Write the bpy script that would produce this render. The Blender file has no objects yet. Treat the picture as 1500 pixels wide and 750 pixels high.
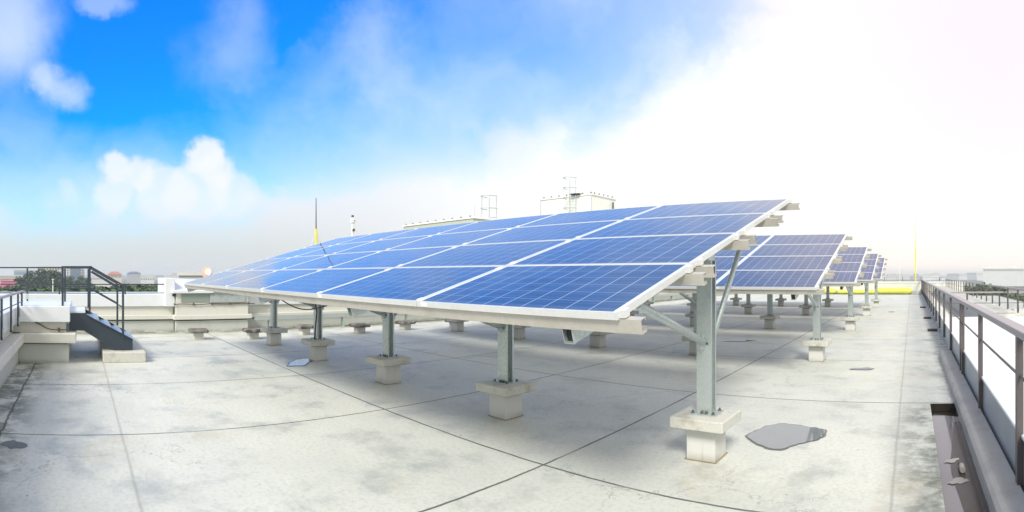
import bpy, math, random
from mathutils import Vector, Matrix, noise
R = math.radians
random.seed(7)
SC = bpy.context.scene
COL = SC.collection

# ------------------------------------------------------------------ camera
F = 775.88                                   # pixels per radian of the 1500 px wide cylindrical panorama
HORIZON = 402.0
cd = bpy.data.cameras.new('camera')
cd.type = 'PANO'; cd.panorama_type = 'CENTRAL_CYLINDRICAL'
cd.central_cylindrical_range_u_min = -750 / F
cd.central_cylindrical_range_u_max = 750 / F
cd.central_cylindrical_range_v_min = -(750 - HORIZON) / F
cd.central_cylindrical_range_v_max = HORIZON / F
cd.clip_start = 0.05; cd.clip_end = 12000
cam = bpy.data.objects.new('camera', cd); COL.objects.link(cam); SC.camera = cam
CAM = Vector((1.766, -4.317, 1.6))
cam.location = CAM
cam.rotation_euler = (math.pi / 2, 0, R(43.28))

# ------------------------------------------------------------------ sun and sky
SUN_AZ, SUN_EL = 152.0, 41.0                 # azimuth clockwise from +Y
sd = Vector((math.sin(R(SUN_AZ)) * math.cos(R(SUN_EL)), math.cos(R(SUN_AZ)) * math.cos(R(SUN_EL)), math.sin(R(SUN_EL))))
sl = bpy.data.lights.new('sun', 'SUN'); sl.energy = 1.9; sl.angle = R(17); sl.color = (1.0, .955, .87)
so = bpy.data.objects.new('sun', sl); COL.objects.link(so)
so.rotation_euler = sd.to_track_quat('Z', 'Y').to_euler()

SC.view_settings.view_transform = 'Standard'
SC.view_settings.look = 'None'
SC.view_settings.exposure = 1.06
SC.view_settings.gamma = 1
SC.view_settings.use_curve_mapping = False
SC.cycles.max_bounces = 6
SC.cycles.use_denoising = True
SC.cycles.sample_clamp_indirect = 6
SC.cycles.volume_bounces = 1

W = bpy.data.worlds.new('World'); SC.world = W; W.use_nodes = True


class NT:
    """small node helper"""
    def __init__(s, tree): s.t = tree; s.n = tree.nodes; s.l = tree.links
    def new(s, typ, ins=None, **kw):
        n = s.n.new(typ)
        for k, v in kw.items(): setattr(n, k, v)
        for k, v in (ins or {}).items(): s.put(n, k, v)
        return n
    def put(s, n, k, v):
        if isinstance(v, bpy.types.NodeSocket): s.l.new(v, n.inputs[k])
        elif isinstance(v, bpy.types.Node): s.l.new(v.outputs[0], n.inputs[k])
        else: n.inputs[k].default_value = v
    def m(s, op, a, b=0.0, c=None, clamp=False):
        n = s.new('ShaderNodeMath', {0: a, 1: b}, operation=op); n.use_clamp = clamp
        if c is not None: s.put(n, 2, c)
        return n.outputs[0]
    def vm(s, op, a, b=(0, 0, 0)):
        n = s.new('ShaderNodeVectorMath', {0: a, 1: b}, operation=op)
        return n.outputs[1] if op in ('DOT_PRODUCT', 'DISTANCE', 'LENGTH') else n.outputs[0]
    def mix(s, f, a, b, typ='MIX'):
        n = s.new('ShaderNodeMix', data_type='RGBA', blend_type=typ)
        s.put(n, 0, f); s.put(n, 6, a); s.put(n, 7, b)
        return n.outputs[2]
    def ss(s, v, lo, hi, a=0.0, b=1.0):
        n = s.new('ShaderNodeMapRange', {0: v, 1: lo, 2: hi, 3: a, 4: b}, interpolation_type='SMOOTHSTEP')
        return n.outputs[0]
    def noise(s, vec, scale, detail=4, rough=.55, dist=0.0):
        return s.new('ShaderNodeTexNoise', {'Vector': vec, 'Scale': scale, 'Detail': detail, 'Roughness': rough, 'Distortion': dist})
    def xyz(s, v):
        return s.new('ShaderNodeSeparateXYZ', {0: v}).outputs
    def comb(s, x, y, z): return s.new('ShaderNodeCombineXYZ', {0: x, 1: y, 2: z}).outputs[0]


def bearing(x, y=HORIZON):
    """unit direction in the world for a spot of the photographed sky, to place the clouds round the sky"""
    a = R(43.28) - (x - 750) / F
    e = (HORIZON - y) / F
    return Vector((-math.sin(a), math.cos(a), e)).normalized()


def build_sky():
    t = NT(W.node_tree); t.n.clear()
    out = t.new('ShaderNodeOutputWorld')
    sky = t.new('ShaderNodeTexSky', sky_type='NISHITA', sun_disc=False, sun_elevation=R(SUN_EL), sun_rotation=R(SUN_AZ),
                altitude=0, air_density=1.0, dust_density=.6, ozone_density=2.0)
    d = t.vm('NORMALIZE', t.new('ShaderNodeTexCoord').outputs['Generated'])
    x, y, z = t.xyz(d)
    el = t.m('MAXIMUM', z, 0.0)
    # vivid zenith blue
    hs = t.new('ShaderNodeHueSaturation', {'Hue': .503, 'Saturation': 1.75, 'Value': .82, 'Color': sky.outputs[0]})
    base = t.new('ShaderNodeVectorMath', {0: hs.outputs[0], 1: SKY_TINT}, operation='MULTIPLY').outputs[0]
    WHITE = (6.3, 6.25, 6.2, 1)
    # domain for the clouds: warped direction
    n1 = t.noise(d, 3.0, 5, .6)
    off = t.vm('SCALE', t.vm('SUBTRACT', n1.outputs[1], (.5, .5, .5)))
    off.node.inputs[3].default_value = .22
    n2 = t.noise(d, 15.0, 9, .66)
    off2 = t.vm('SCALE', t.vm('SUBTRACT', n2.outputs[1], (.5, .5, .5)))
    off2.node.inputs[3].default_value = .062
    dw = t.vm('ADD', t.vm('ADD', d, off), off2)
    dn = t.vm('ADD', d, off2)
    col = base
    # veil: streaky high cloud, thicker towards the horizon and towards the bright quarter
    tow = t.vm('DOT_PRODUCT', d, tuple(bearing(1420, 200)))
    glow = t.ss(tow, .62, 1.10)
    st = t.noise(t.vm('MULTIPLY', dw, (1, 1, 1.6)), 2.2, 6, .55, .12).outputs[0]
    veil = t.m('ADD', t.ss(st, .36, .70, .20, .56), t.m('MULTIPLY', glow, .80))
    hor = t.ss(el, .44, .10, 0, 1)
    hor = t.m('POWER', hor, 1.35)
    veil = t.m('ADD', veil, t.m('MULTIPLY', hor, .82))
    clear = t.vm('DOT_PRODUCT', dn, tuple(bearing(130, 20)))
    veil = t.m('SUBTRACT', veil, t.ss(clear, .80, .985, 0, .55), clamp=True)
    col = t.mix(veil, col, t.mix(t.ss(veil, .55, 1.0), (4.2, 5.0, 6.3, 1), t.mix(t.ss(tow, .35, .80), (4.85, 5.15, 5.5, 1), WHITE)))
    # named soft puffs
    def puff(px, py, r, soft, amt, w=None, colr=(8, 8.1, 8.3, 1), flat=1.0):
        nonlocal col
        c = bearing(px, py)
        dd = t.vm('SUBTRACT', w or dn, tuple(c))
        if flat != 1.0: dd = t.vm('MULTIPLY', dd, (1, 1, flat))
        q = t.vm('LENGTH', dd)
        m = t.m('MULTIPLY', t.ss(q, r + soft, r - soft * .3, 0, 1), amt)
        col = t.mix(m, col, colr)
    LAV = (4.2, 4.9, 6.3, 1)
    puff(5, 15, .05, .07, .62, colr=LAV)
    puff(15, 75, .03, .07, .5, colr=LAV)
    puff(60, 116, .016, .020, .6, colr=LAV)
    puff(84, 132, .016, .026, .6, colr=LAV)
    puff(112, 138, .010, .024, .5, colr=LAV)
    puff(150, 0, .035, .03, .4, flat=2.5, colr=LAV)
    for (a, b, r, m_) in ((168, 246, .022, .8), (205, 258, .024, .75), (297, 230, .026, .85), (318, 250, .026, .7), (240, 282, .05, .6), (165, 285, .03, .6), (290, 280, .05, .6), (98, 280, .012, .3), (340, 285, .04, .5)):
        puff(a, b, r, .016, m_, colr=(5.45, 5.6, 5.8, 1))
    puff(520, 50, .012, .06, .35, dw, flat=.6, colr=LAV)
    puff(560, 95, .012, .06, .35, dw, flat=.6, colr=LAV)
    puff(330, 60, .02, .07, .35, dw, flat=.5, colr=LAV)
    puff(735, 210, .02, .03, .45, colr=(5.2, 5.4, 5.8, 1))
    puff(770, 232, .03, .04, .5, colr=(5.4, 5.6, 5.9, 1))
    # low grey-white haze bank on the left horizon, white elsewhere
    lowc = t.mix(t.ss(t.vm('DOT_PRODUCT', d, tuple(bearing(80, 400))), .55, .98), (6.5, 5.9, 5.4, 1), (4.0, 4.25, 4.3, 1))
    low = t.ss(z, .15, .02, 0, .93)
    col = t.mix(low, col, lowc)
    puff(1500, 40, .12, .36, .75, colr=(5.5, 5.0, 6.2, 1))
    puff(1420, -170, .20, .32, .6, colr=(6.6, 5.3, 5.7, 1))  # pink cloud added above the view to tint the far panels' reflections
    # unseen overcast added overhead and behind the viewer to whiten the ambient light
    over = t.m('MAXIMUM', t.ss(t.m('ADD', z, t.m('MULTIPLY', t.m('SUBTRACT', st, .5), .25)), .80, .94), t.ss(t.vm('DOT_PRODUCT', d, tuple(bearing(620, 402))), .50, -.05))
    col = t.mix(t.m('MULTIPLY', over, .93), col, (6.0, 5.85, 5.5, 1))
    bg = t.new('ShaderNodeBackground', {'Color': col, 'Strength': .085})
    t.l.new(bg.outputs[0], out.inputs[0])


SKY_TINT = (.10, 1.70, 2.2)
build_sky()

# ------------------------------------------------------------------ materials
def material(name, color, rough=.6, metal=0.0, spec=.5, build=None):
    m = bpy.data.materials.new(name); m.use_nodes = True
    t = NT(m.node_tree); b = t.n['Principled BSDF']
    b.inputs['Base Color'].default_value = (*color, 1); b.inputs['Roughness'].default_value = rough
    b.inputs['Metallic'].default_value = metal; b.inputs['Specular IOR Level'].default_value = spec
    if build: build(t, b)
    return m


def pos(t): return t.new('ShaderNodeNewGeometry').outputs['Position']


def grimy(scale=3.0, dark=(.2, .19, .15), amt=.35, bump=.1, fine=40.0, lo=.45, hi=.8):
    def f(t, b):
        c = tuple(b.inputs['Base Color'].default_value)
        p = pos(t)
        a = t.noise(p, scale, 6, .65).outputs[0]
        e = t.noise(p, fine, 4, .6).outputs[0]
        k = t.m('MULTIPLY', t.ss(a, lo, hi), amt)
        col = t.mix(k, c, (*dark, 1))
        col = t.mix(t.m('MULTIPLY', t.ss(e, .35, .7), .16), col, (c[0] * .7, c[1] * .7, c[2] * .7, 1))
        t.put(b, 'Base Color', col)
        t.put(b, 'Normal', t.new('ShaderNodeBump', {'Height': e, 'Strength': bump, 'Distance': .01}))
    return f


def streaky(dark, amt=.4, bump=.06):
    """vertical weathering streaks plus a dirt line near the foot"""
    def f(t, b):
        c = tuple(b.inputs['Base Color'].default_value)
        p = pos(t)
        s = t.noise(t.vm('MULTIPLY', p, (7, 7, .7)), 1.0, 5, .7).outputs[0]
        a = t.noise(p, 2.2, 5, .6).outputs[0]
        z = t.xyz(p)[2]
        foot = t.m('MULTIPLY', t.ss(z, .09, .0), t.ss(a, .35, .6))
        k = t.m('ADD', t.m('MULTIPLY', t.m('MULTIPLY', t.ss(s, .5, .8), t.ss(a, .4, .7)), amt), t.m('MULTIPLY', foot, .45), clamp=True)
        col = t.mix(k, c, (*dark, 1))
        t.put(b, 'Base Color', col)
        t.put(b, 'Normal', t.new('ShaderNodeBump', {'Height': t.noise(p, 60, 4, .6).outputs[0], 'Strength': bump, 'Distance': .01}))
    return f


def galvanised(t, b):
    p = pos(t)
    v = t.new('ShaderNodeTexVoronoi', {'Vector': p, 'Scale': 55.0}).outputs['Color']
    g = t.xyz(v)[0]
    a = t.noise(p, 5, 5, .6).outputs[0]
    col = t.mix(t.m('MULTIPLY', g, .4), (.56, .62, .61, 1), (.42, .48, .48, 1))
    col = t.mix(t.ss(a, .5, .8, 0, .45), col, (.62, .66, .65, 1))
    t.put(b, 'Base Color', col)
    t.put(b, 'Roughness', t.ss(g, 0, 1, .38, .58))


def cells(t, b):
    """poly-silicon cells: 10 x 6 pitches drawn in the panel's own metres (UV), two busbars per cell"""
    uv = t.new('ShaderNodeUVMap').outputs[0]
    u, v, _ = t.xyz(uv)
    P = .1585
    us = t.m('DIVIDE', t.m('SUBTRACT', u, .0325), P); vs = t.m('DIVIDE', t.m('SUBTRACT', v, .0195), P)
    fu = t.m('FRACT', us); fv = t.m('FRACT', vs)
    eu = t.m('MULTIPLY', t.m('SUBTRACT', .5, t.m('ABSOLUTE', t.m('SUBTRACT', fu, .5))), P)
    ev = t.m('MULTIPLY', t.m('SUBTRACT', .5, t.m('ABSOLUTE', t.m('SUBTRACT', fv, .5))), P)
    gap = t.m('MAXIMUM', t.ss(eu, .0034, .0014), t.ss(ev, .0026, .0010, 0, .75))
    inu = t.m('MULTIPLY', t.m('GREATER_THAN', us, 0), t.m('LESS_THAN', us, 10))
    inv = t.m('MULTIPLY', t.m('GREATER_THAN', vs, 0), t.m('LESS_THAN', vs, 6))
    ins = t.m('MULTIPLY', inu, inv)
    bus = t.m('MAXIMUM', t.ss(t.m('ABSOLUTE', t.m('SUBTRACT', fv, .27)), .010, .004), t.ss(t.m('ABSOLUTE', t.m('SUBTRACT', fv, .73)), .010, .004))
    rnd = t.new('ShaderNodeObjectInfo').outputs['Random']
    cid = t.comb(t.m('FLOOR', us), t.m('FLOOR', vs), t.m('MULTIPLY', rnd, 50))
    cr = t.new('ShaderNodeTexWhiteNoise', {'Vector': cid}).outputs[0]
    vor = t.new('ShaderNodeTexVoronoi', {'Vector': t.comb(u, v, rnd), 'Scale': 60.0}).outputs['Color']
    vr = t.xyz(vor)[0]
    tone = t.m('ADD', t.m('MULTIPLY', cr, .65), t.m('MULTIPLY', vr, .35))
    c = t.mix(tone, (.001, .021, .085, 1), (.002, .042, .145, 1))
    c = t.mix(t.m('MULTIPLY', bus, .34), c, (.35, .45, .62, 1))
    c = t.mix(gap, c, (.42, .52, .68, 1))
    c = t.mix(ins, (.70, .74, .78, 1), c)
    p = pos(t)
    dust = t.ss(t.noise(p, 1.3, 6, .6).outputs[0], .4, .75, .0, .07)
    edge = t.m('MULTIPLY', t.ss(v, .10, .0), .10)
    c = t.mix(t.m('ADD', dust, edge), c, (.5, .52, .5, 1))
    t.put(b, 'Base Color', c)
    b.inputs['Coat Weight'].default_value = .85; b.inputs['Specular IOR Level'].default_value = .1
    b.inputs['Coat Roughness'].default_value = .035
    b.inputs['Coat IOR'].default_value = 1.37
    wob = t.noise(p, .9, 2, .5).outputs[0]
    t.put(b, 'Coat Normal', t.new('ShaderNodeBump', {'Height': wob, 'Strength': .25, 'Distance': .02}))


def roof_floor(t, b):
    p = pos(t)
    x, y, _ = t.xyz(p)
    wob = t.m('MULTIPLY', t.m('SUBTRACT', t.noise(p, 4, 4, .6).outputs[0], .5), .022)
    xw = t.m('ADD', x, wob); yw = t.m('ADD', y, wob)
    def line(v, origin, pitch, w):
        q = t.m('FRACT', t.m('DIVIDE', t.m('SUBTRACT', v, origin - pitch / 2), pitch))
        return t.ss(t.m('MULTIPLY', t.m('ABSOLUTE', t.m('SUBTRACT', q, .5)), pitch), w, w * .45)
    var = t.ss(t.noise(p, 1.1, 3, .5).outputs[0], .3, .5, .6, 1.0)
    lx = t.m('MULTIPLY', line(xw, -1.09, 2.42, .016), t.m('LESS_THAN', x, 0.6))
    ly = t.m('MULTIPLY', line(yw, -.90, 3.18, .016), t.m('GREATER_THAN', y, -2.5))
    lsoft = t.m('MAXIMUM', t.ss(t.m('ABSOLUTE', t.m('SUBTRACT', xw, 1.62)), .018, .006), t.ss(t.m('ABSOLUTE', t.m('SUBTRACT', yw, -3.90)), .020, .006))
    hair = t.m('MAXIMUM', line(xw, 0.10, 2.42, .006), line(yw, .70, 3.18, .006))
    big = t.noise(p, .35, 6, .62, .5).outputs[0]
    mid = t.noise(p, 1.5, 8, .68, .15).outputs[0]
    fine = t.noise(p, 26, 8, .75).outputs[0]
    sweep = t.noise(t.vm('MULTIPLY', p, (.45, 1.9, 1)), 1.0, 7, .65, .25).outputs[0]
    c = t.mix(t.ss(big, .3, .7), (.63, .635, .575, 1), (.52, .54, .495, 1))
    c = t.mix(t.ss(sweep, .48, .72, 0, .45), c, (.68, .685, .62, 1))
    c = t.mix(t.ss(mid, .48, .70, 0, .7), c, (.33, .355, .335, 1))
    c = t.mix(t.ss(t.noise(p, .8, 6, .72).outputs[0], .54, .70, 0, .5), c, (.50, .45, .33, 1))
    c = t.mix(t.ss(fine, .44, .70, 0, .42), c, (.30, .32, .30, 1))
    # mossy water stains along both gutters and round pier feet
    sn = t.noise(p, 2.1, 7, .72, .1).outputs[0]
    sn2 = t.noise(p, 5.5, 6, .7).outputs[0]
    right = t.m('MULTIPLY', t.m('MULTIPLY', t.ss(x, 1.42, 1.98), t.ss(y, 2.7, 1.6)), t.ss(sn, .40, .58))
    right2 = t.m('MULTIPLY', t.ss(x, 2.0, 2.5), t.ss(sn2, .45, .62))
    left = t.m('MULTIPLY', t.ss(y, -4.70, -5.12), t.ss(sn, .38, .55))
    back = t.m('MULTIPLY', t.ss(x, -11.9, -12.6), t.ss(sn, .35, .55))
    far = t.m('MULTIPLY', t.ss(y, 37.0, 38.4), t.ss(sn, .35, .55))
    stain = t.m('MAXIMUM', t.m('MAXIMUM', t.m('MAXIMUM', right, left), t.m('MAXIMUM', back, far)), t.m('MULTIPLY', right2, .7))
    stain = t.m('MULTIPLY', stain, t.ss(sn2, .3, .55, .45, .9))
    c = t.mix(stain, c, (.13, .145, .115, 1))
    spots = t.m('MULTIPLY', t.ss(t.noise(p, 6.5, 2, .5).outputs[0], .735, .77), .6)
    c = t.mix(spots, c, (.16, .17, .16, 1))
    c = t.mix(t.m('MULTIPLY', hair, .0), c, (.36, .38, .36, 1))
    c = t.mix(t.m('MULTIPLY', lsoft, .38), c, (.25, .24, .19, 1))
    pw = t.vm('ADD', p, t.vm('SCALE', t.vm('SUBTRACT', t.noise(p, 1.7, 6, .7).outputs[1], (.5, .5, .5))))
    pw.node.inputs[1].links[0].from_node.inputs[3].default_value = .9
    ck = t.new('ShaderNodeTexVoronoi', {'Vector': pw, 'Scale': .55}, feature='DISTANCE_TO_EDGE').outputs['Distance']
    ck = t.m('MULTIPLY', t.ss(ck, .0045, .0015), t.ss(t.noise(p, .45, 3, .5).outputs[0], .50, .56))
    c = t.mix(t.m('MULTIPLY', ck, .55), c, (.16, .165, .15, 1))
    jl = t.m('MAXIMUM', lx, ly)
    c = t.mix(t.m('MULTIPLY', t.m('MULTIPLY', jl, var), .9), c, (.065, .075, .065, 1))
    # slab edge strip on the left side is cut off by a cracked gutter line
    crack = t.ss(t.m('ABSOLUTE', t.m('ADD', t.m('SUBTRACT', y, -5.12), t.m('MULTIPLY', wob, 4))), .022, .008)
    c = t.mix(t.m('MULTIPLY', crack, .85), c, (.07, .065, .045, 1))
    t.put(b, 'Base Color', c)
    t.put(b, 'Roughness', t.ss(mid, .3, .75, .75, .5))
    h = t.m('ADD', t.m('MULTIPLY', fine, .12), t.m('MULTIPLY', jl, -1.0))
    t.put(b, 'Normal', t.new('ShaderNodeBump', {'Height': h, 'Strength': .35, 'Distance': .01}))


M = {}
M['floor'] = material('weathered concrete slab', (.5, .5, .5), .55, build=roof_floor)
M['pier'] = material('white painted pier', (.60, .605, .575), .7, build=streaky((.24, .21, .15), .6))
M['cap'] = material('cast concrete cap', (.56, .56, .51), .8, build=grimy(5, (.24, .20, .13), .75, .3))
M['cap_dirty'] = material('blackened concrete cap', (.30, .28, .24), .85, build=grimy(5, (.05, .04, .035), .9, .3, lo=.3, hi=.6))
M['wall'] = material('cream painted render', (.62, .62, .56), .75, build=streaky((.27, .25, .18), .5))
M['wall_low'] = material('grey painted render', (.52, .54, .50), .75, build=streaky((.16, .16, .12), .6))
M['kerb'] = material('trowelled concrete kerb', (.42, .41, .38), .7, build=grimy(2.5, (.16, .15, .13), .6, .25))
M['sheet'] = material('white coated sheet metal', (.74, .77, .79), .32, build=grimy(1.5, (.5, .5, .46), .25, .02))
M['greypanel'] = material('grey coated sheet', (.36, .39, .41), .4, build=grimy(1.2, (.22, .23, .23), .4, .03))
M['galv'] = material('galvanised steel', (.45, .5, .5), .45, .75, build=galvanised)
M['alu'] = material('anodised aluminium', (.78, .79, .78), .35, .35, build=grimy(6, (.5, .48, .40), .25, .02))
M['beige_alu'] = material('dull aluminium channel', (.56, .54, .48), .42, .35, build=grimy(3, (.30, .27, .22), .6, .03))
M['cells'] = material('blue silicon cells', (.01, .06, .3), .35, build=cells)
M['backsheet'] = material('white backsheet', (.7, .72, .74), .6)
M['navy'] = material('navy steel paint', (.030, .045, .065), .38, build=grimy(9, (.07, .075, .07), .3, .02))
M['rail'] = material('steel paint with glare tint', (.095, .082, .082), .42, build=grimy(9, (.16, .15, .14), .35, .02))  # warm cast of the glare mixed into the dark steel colour
M['railtop'] = material('handrail paint with painted sheen', (.33, .295, .29), .38, build=grimy(6, (.4, .38, .37), .35, .02))  # paler than the posts: glare and sky sheen put into the colour
M['bolt'] = material('dark bolt steel', (.14, .14, .13), .5, .5)
M['black'] = material('black rubber and gap shade', (.02, .02, .02), .6)  # also fills the slots under the ledges, black standing in for shade there
M['copper'] = material('brown conduit', (.12, .07, .045), .5, .2)
M['water'] = material('standing water', (.16, .16, .165), .03, spec=.8)
M['mud_reflection'] = material('wet silt and wall reflection', (.045, .038, .03), .25, build=grimy(4, (.03, .03, .028), .8, .2))
M['yellow'] = material('yellow paint', (.85, .70, .02), .45)
M['lime'] = material('lime yellow tarpaulin', (.62, .63, .10), .5, build=grimy(3, (.4, .42, .05), .4, .2))
M['white'] = material('white enamel', (.82, .82, .80), .35)
M['orange'] = material('orange enamel', (.80, .56, .42), .5)
M['brown'] = material('dark brown tube', (.09, .06, .06), .45)
M['cream_block'] = material('cream block wall', (.82, .82, .77), .7, build=streaky((.5, .5, .4), .3))
M['greenwall'] = material('pale green wall panel', (.46, .50, .42), .7, build=streaky((.3, .33, .26), .5))
M['olive_glass'] = material('dull green louvre panel', (.26, .31, .27), .25, build=grimy(2, (.34, .36, .30), .4, .02))
M['cyl'] = material('mottled tarpaulin', (.38, .43, .42), .35, build=grimy(7, (.2, .25, .25), .7, .1))


# ------------------------------------------------------------------ mesh helpers
class MB:
    def __init__(s): s.v = []; s.f = []; s.mi = []; s.uv = None
    def add(s, vs, fs, mi=0):
        o = len(s.v); s.v += [tuple(v) for v in vs]; s.f += [tuple(i + o for i in f) for f in fs]; s.mi += [mi] * len(fs); return s
    def box(s, x0, x1, y0, y1, z0, z1, mi=0, bev=0.0, mat=None):
        if bev <= 0:
            vs = [(x, y, z) for z in (z0, z1) for y in (y0, y1) for x in (x0, x1)]
            fs = [(0, 2, 3, 1), (4, 5, 7, 6), (0, 1, 5, 4), (2, 6, 7, 3), (0, 4, 6, 2), (1, 3, 7, 5)]
        else:
            b = bev; vs = []; fs = []
            rings = [(z0, b), (z0 + b, 0), (z1 - b, 0), (z1, b)]
            for z, i in rings:
                c = b if i == 0 else 2 * b
                c = b
                X0, X1, Y0, Y1 = x0 + i, x1 - i, y0 + i, y1 - i
                vs += [(X0 + c, Y0, z), (X1 - c, Y0, z), (X1, Y0 + c, z), (X1, Y1 - c, z), (X1 - c, Y1, z), (X0 + c, Y1, z), (X0, Y1 - c, z), (X0, Y0 + c, z)]
            for r in range(3):
                for k in range(8): fs.append((r * 8 + k, r * 8 + (k + 1) % 8, r * 8 + 8 + (k + 1) % 8, r * 8 + 8 + k))
            fs.append(tuple(range(7, -1, -1))); fs.append(tuple(range(24, 32)))
        if mat is not None: vs = [mat @ Vector(v) for v in vs]
        return s.add(vs, fs, mi)
    def tube(s, pts, r, n=8, mi=0, r2=None, caps=True):
        pts = [Vector(p) for p in pts]; vs = []; fs = []
        up = None
        for i, p in enumerate(pts):
            a = (pts[min(i + 1, len(pts) - 1)] - pts[max(i - 1, 0)]).normalized()
            if up is None or abs(a.dot(up)) > .98: up = Vector((0, 0, 1)) if abs(a.z) < .9 else Vector((1, 0, 0))
            sx = a.cross(up).normalized(); sy = sx.cross(a).normalized()
            rr = r if r2 is None else r + (r2 - r) * i / (len(pts) - 1)
            vs += [p + sx * rr * math.cos(2 * math.pi * k / n) + sy * rr * math.sin(2 * math.pi * k / n) for k in range(n)]
        for i in range(len(pts) - 1):
            for k in range(n): fs.append((i * n + k, i * n + (k + 1) % n, (i + 1) * n + (k + 1) % n, (i + 1) * n + k))
        if caps: fs += [tuple(range(n - 1, -1, -1)), tuple(range((len(pts) - 1) * n, len(pts) * n))]
        return s.add(vs, fs, mi)
    def bar(s, a, b, w, h, mi=0):
        """rectangular bar between two points, w across, h along the other (upper) way"""
        a, b = Vector(a), Vector(b); d = (b - a).normalized()
        up = Vector((0, 0, 1)) if abs(d.z) < .95 else Vector((0, 1, 0))
        sx = d.cross(up).normalized() * (w / 2); sy = sx.cross(d).normalized() * (h / 2)
        vs = [p + q for p in (a, b) for q in (-sx - sy, sx - sy, sx + sy, -sx + sy)]
        return s.add(vs, [(0, 1, 2, 3), (7, 6, 5, 4), (0, 4, 5, 1), (1, 5, 6, 2), (2, 6, 7, 3), (3, 7, 4, 0)], mi)
    def extrude(s, prof, a, axis, length, mi=0, mat=None):
        """prof: closed 2-D outline; swept along axis 'x' (prof = y,z) or 'y' (prof = x,z) or 'z' (prof = x,y) from a"""
        n = len(prof); vs = []
        for q in (a, a + length):
            for (u, v) in prof:
                vs.append({'x': (q, u, v), 'y': (u, q, v), 'z': (u, v, q)}[axis])
        fs = [(k, (k + 1) % n, n + (k + 1) % n, n + k) for k in range(n)] + [tuple(range(n - 1, -1, -1)), tuple(range(n, 2 * n))]
        if mat is not None: vs = [mat @ Vector(v) for v in vs]
        return s.add(vs, fs, mi)
    def mesh(s, name, mats, smooth=False):
        me = bpy.data.meshes.new(name); me.from_pydata(s.v, [], s.f)
        for m in (mats if isinstance(mats, (list, tuple)) else [mats]): me.materials.append(m)
        for p, i in zip(me.polygons, s.mi): p.material_index = i; p.use_smooth = smooth
        import bmesh
        bm = bmesh.new(); bm.from_mesh(me); bmesh.ops.recalc_face_normals(bm, faces=bm.faces); bm.to_mesh(me); bm.free()
        return me
    def build(s, name, mats, parent=None, smooth=False):
        return link(name, s.mesh(name, mats, smooth), parent)


def link(name, me, parent=None):
    o = bpy.data.objects.new(name, me); COL.objects.link(o)
    if parent: o.parent = parent
    return o


def tag(o, label=None, cat=None, group=None, kind=None):
    if label: o['label'] = label
    if cat: o['category'] = cat
    if group: o['group'] = group
    if kind: o['kind'] = kind
    return o


def empty(name, loc=(0, 0, 0), rz=0.0):
    o = bpy.data.objects.new(name, None); COL.objects.link(o); o.location = loc; o.rotation_euler = (0, 0, rz)
    o.empty_display_size = .2
    return o


def kids():
    d = {}
    for o in COL.objects:
        if o.parent: d.setdefault(o.parent.name, []).append(o)
    return d


def copy_tree(o, table, parent=None):
    c = o.copy(); COL.objects.link(c); c.parent = parent
    for ch in table.get(o.name, []): copy_tree(ch, table, c)
    return c


def struct(name, mb, mats, **k):
    o = mb.build(name, mats, **k); o['kind'] = 'structure'; return o


# ------------------------------------------------------------------ setting: ground, roof slab, gutter
GZ = -14.0
def land(t, b):
    p = pos(t)
    a = t.noise(p, .012, 6, .6).outputs[0]; c = t.noise(p, .08, 5, .65).outputs[0]
    col = t.mix(t.ss(a, .4, .6), (.055, .075, .04, 1), (.16, .15, .11, 1))
    col = t.mix(t.ss(c, .5, .75, 0, .6), col, (.30, .29, .26, 1))
    t.put(b, 'Base Color', col)
g = MB(); N = 48
ring = [(9000 * math.cos(2 * math.pi * k / N), 9000 * math.sin(2 * math.pi * k / N), GZ) for k in range(N)]
g.add(ring, [tuple(range(N))]); struct('ground', g, material('suburban land', (.1, .1, .06), .9, build=land))

# roof deck: one sheet with the gutter cut out of it
XW, XE, Y0, Y1 = -12.72, 2.53, -5.40, 38.6
GX0, GX1, GY1 = 1.99, 2.29, 2.24
dk = MB()
def quad(x0, x1, y0, y1, z=0.0): dk.add([(x0, y0, z), (x1, y0, z), (x1, y1, z), (x0, y1, z)], [(0, 1, 2, 3)])
quad(XW - .5, GX0, Y0 - .4, GY1); quad(XW - .5, XE + .3, GY1, Y1 + .2); quad(GX1, XE + .3, Y0 - .4, GY1)
roof = struct('floor', dk, M['floor'])
gb = MB(); gb.box(GX0 - .05, GX1 + .05, Y0 - .4, GY1 + .05, -.2, -.105)
gb.box(GX0 - .05, GX0, Y0 - .4, GY1 + .05, -.1, -.002); gb.box(GX1, GX1 + .05, Y0 - .4, GY1 + .05, -.1, -.002); gb.box(GX0, GX1, GY1, GY1 + .05, -.1, -.002)
reflection_strip = [(GX1, -5.6)] + [(GX0 + .13 + .05 * noise.noise(Vector((k * .37, 2.2, 0))) + (.10 if 16 < k < 20 else 0) + max(0, (k - 24)) * .02, -5.6 + .25 * k) for k in range(30)] + [(GX1, 1.7)]  # brown strip painting the reflection of wall and kerb on the water
gb.add([(x_, y_, -.071) for x_, y_ in reflection_strip], [tuple(range(len(reflection_strip)))])
struct('gutter_floor', gb, M['mud_reflection'])
body = MB(); body.box(-24.5, 9.0, -16, 40.5, GZ, -.21)
struct('roof_slab', body, M['wall_low'])


def flat_blob(pts, z, name, mat):
    mb = MB(); mb.add([(x, y, z) for x, y in pts], [tuple(range(len(pts)))])
    return mb.build(name, mat)


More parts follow.
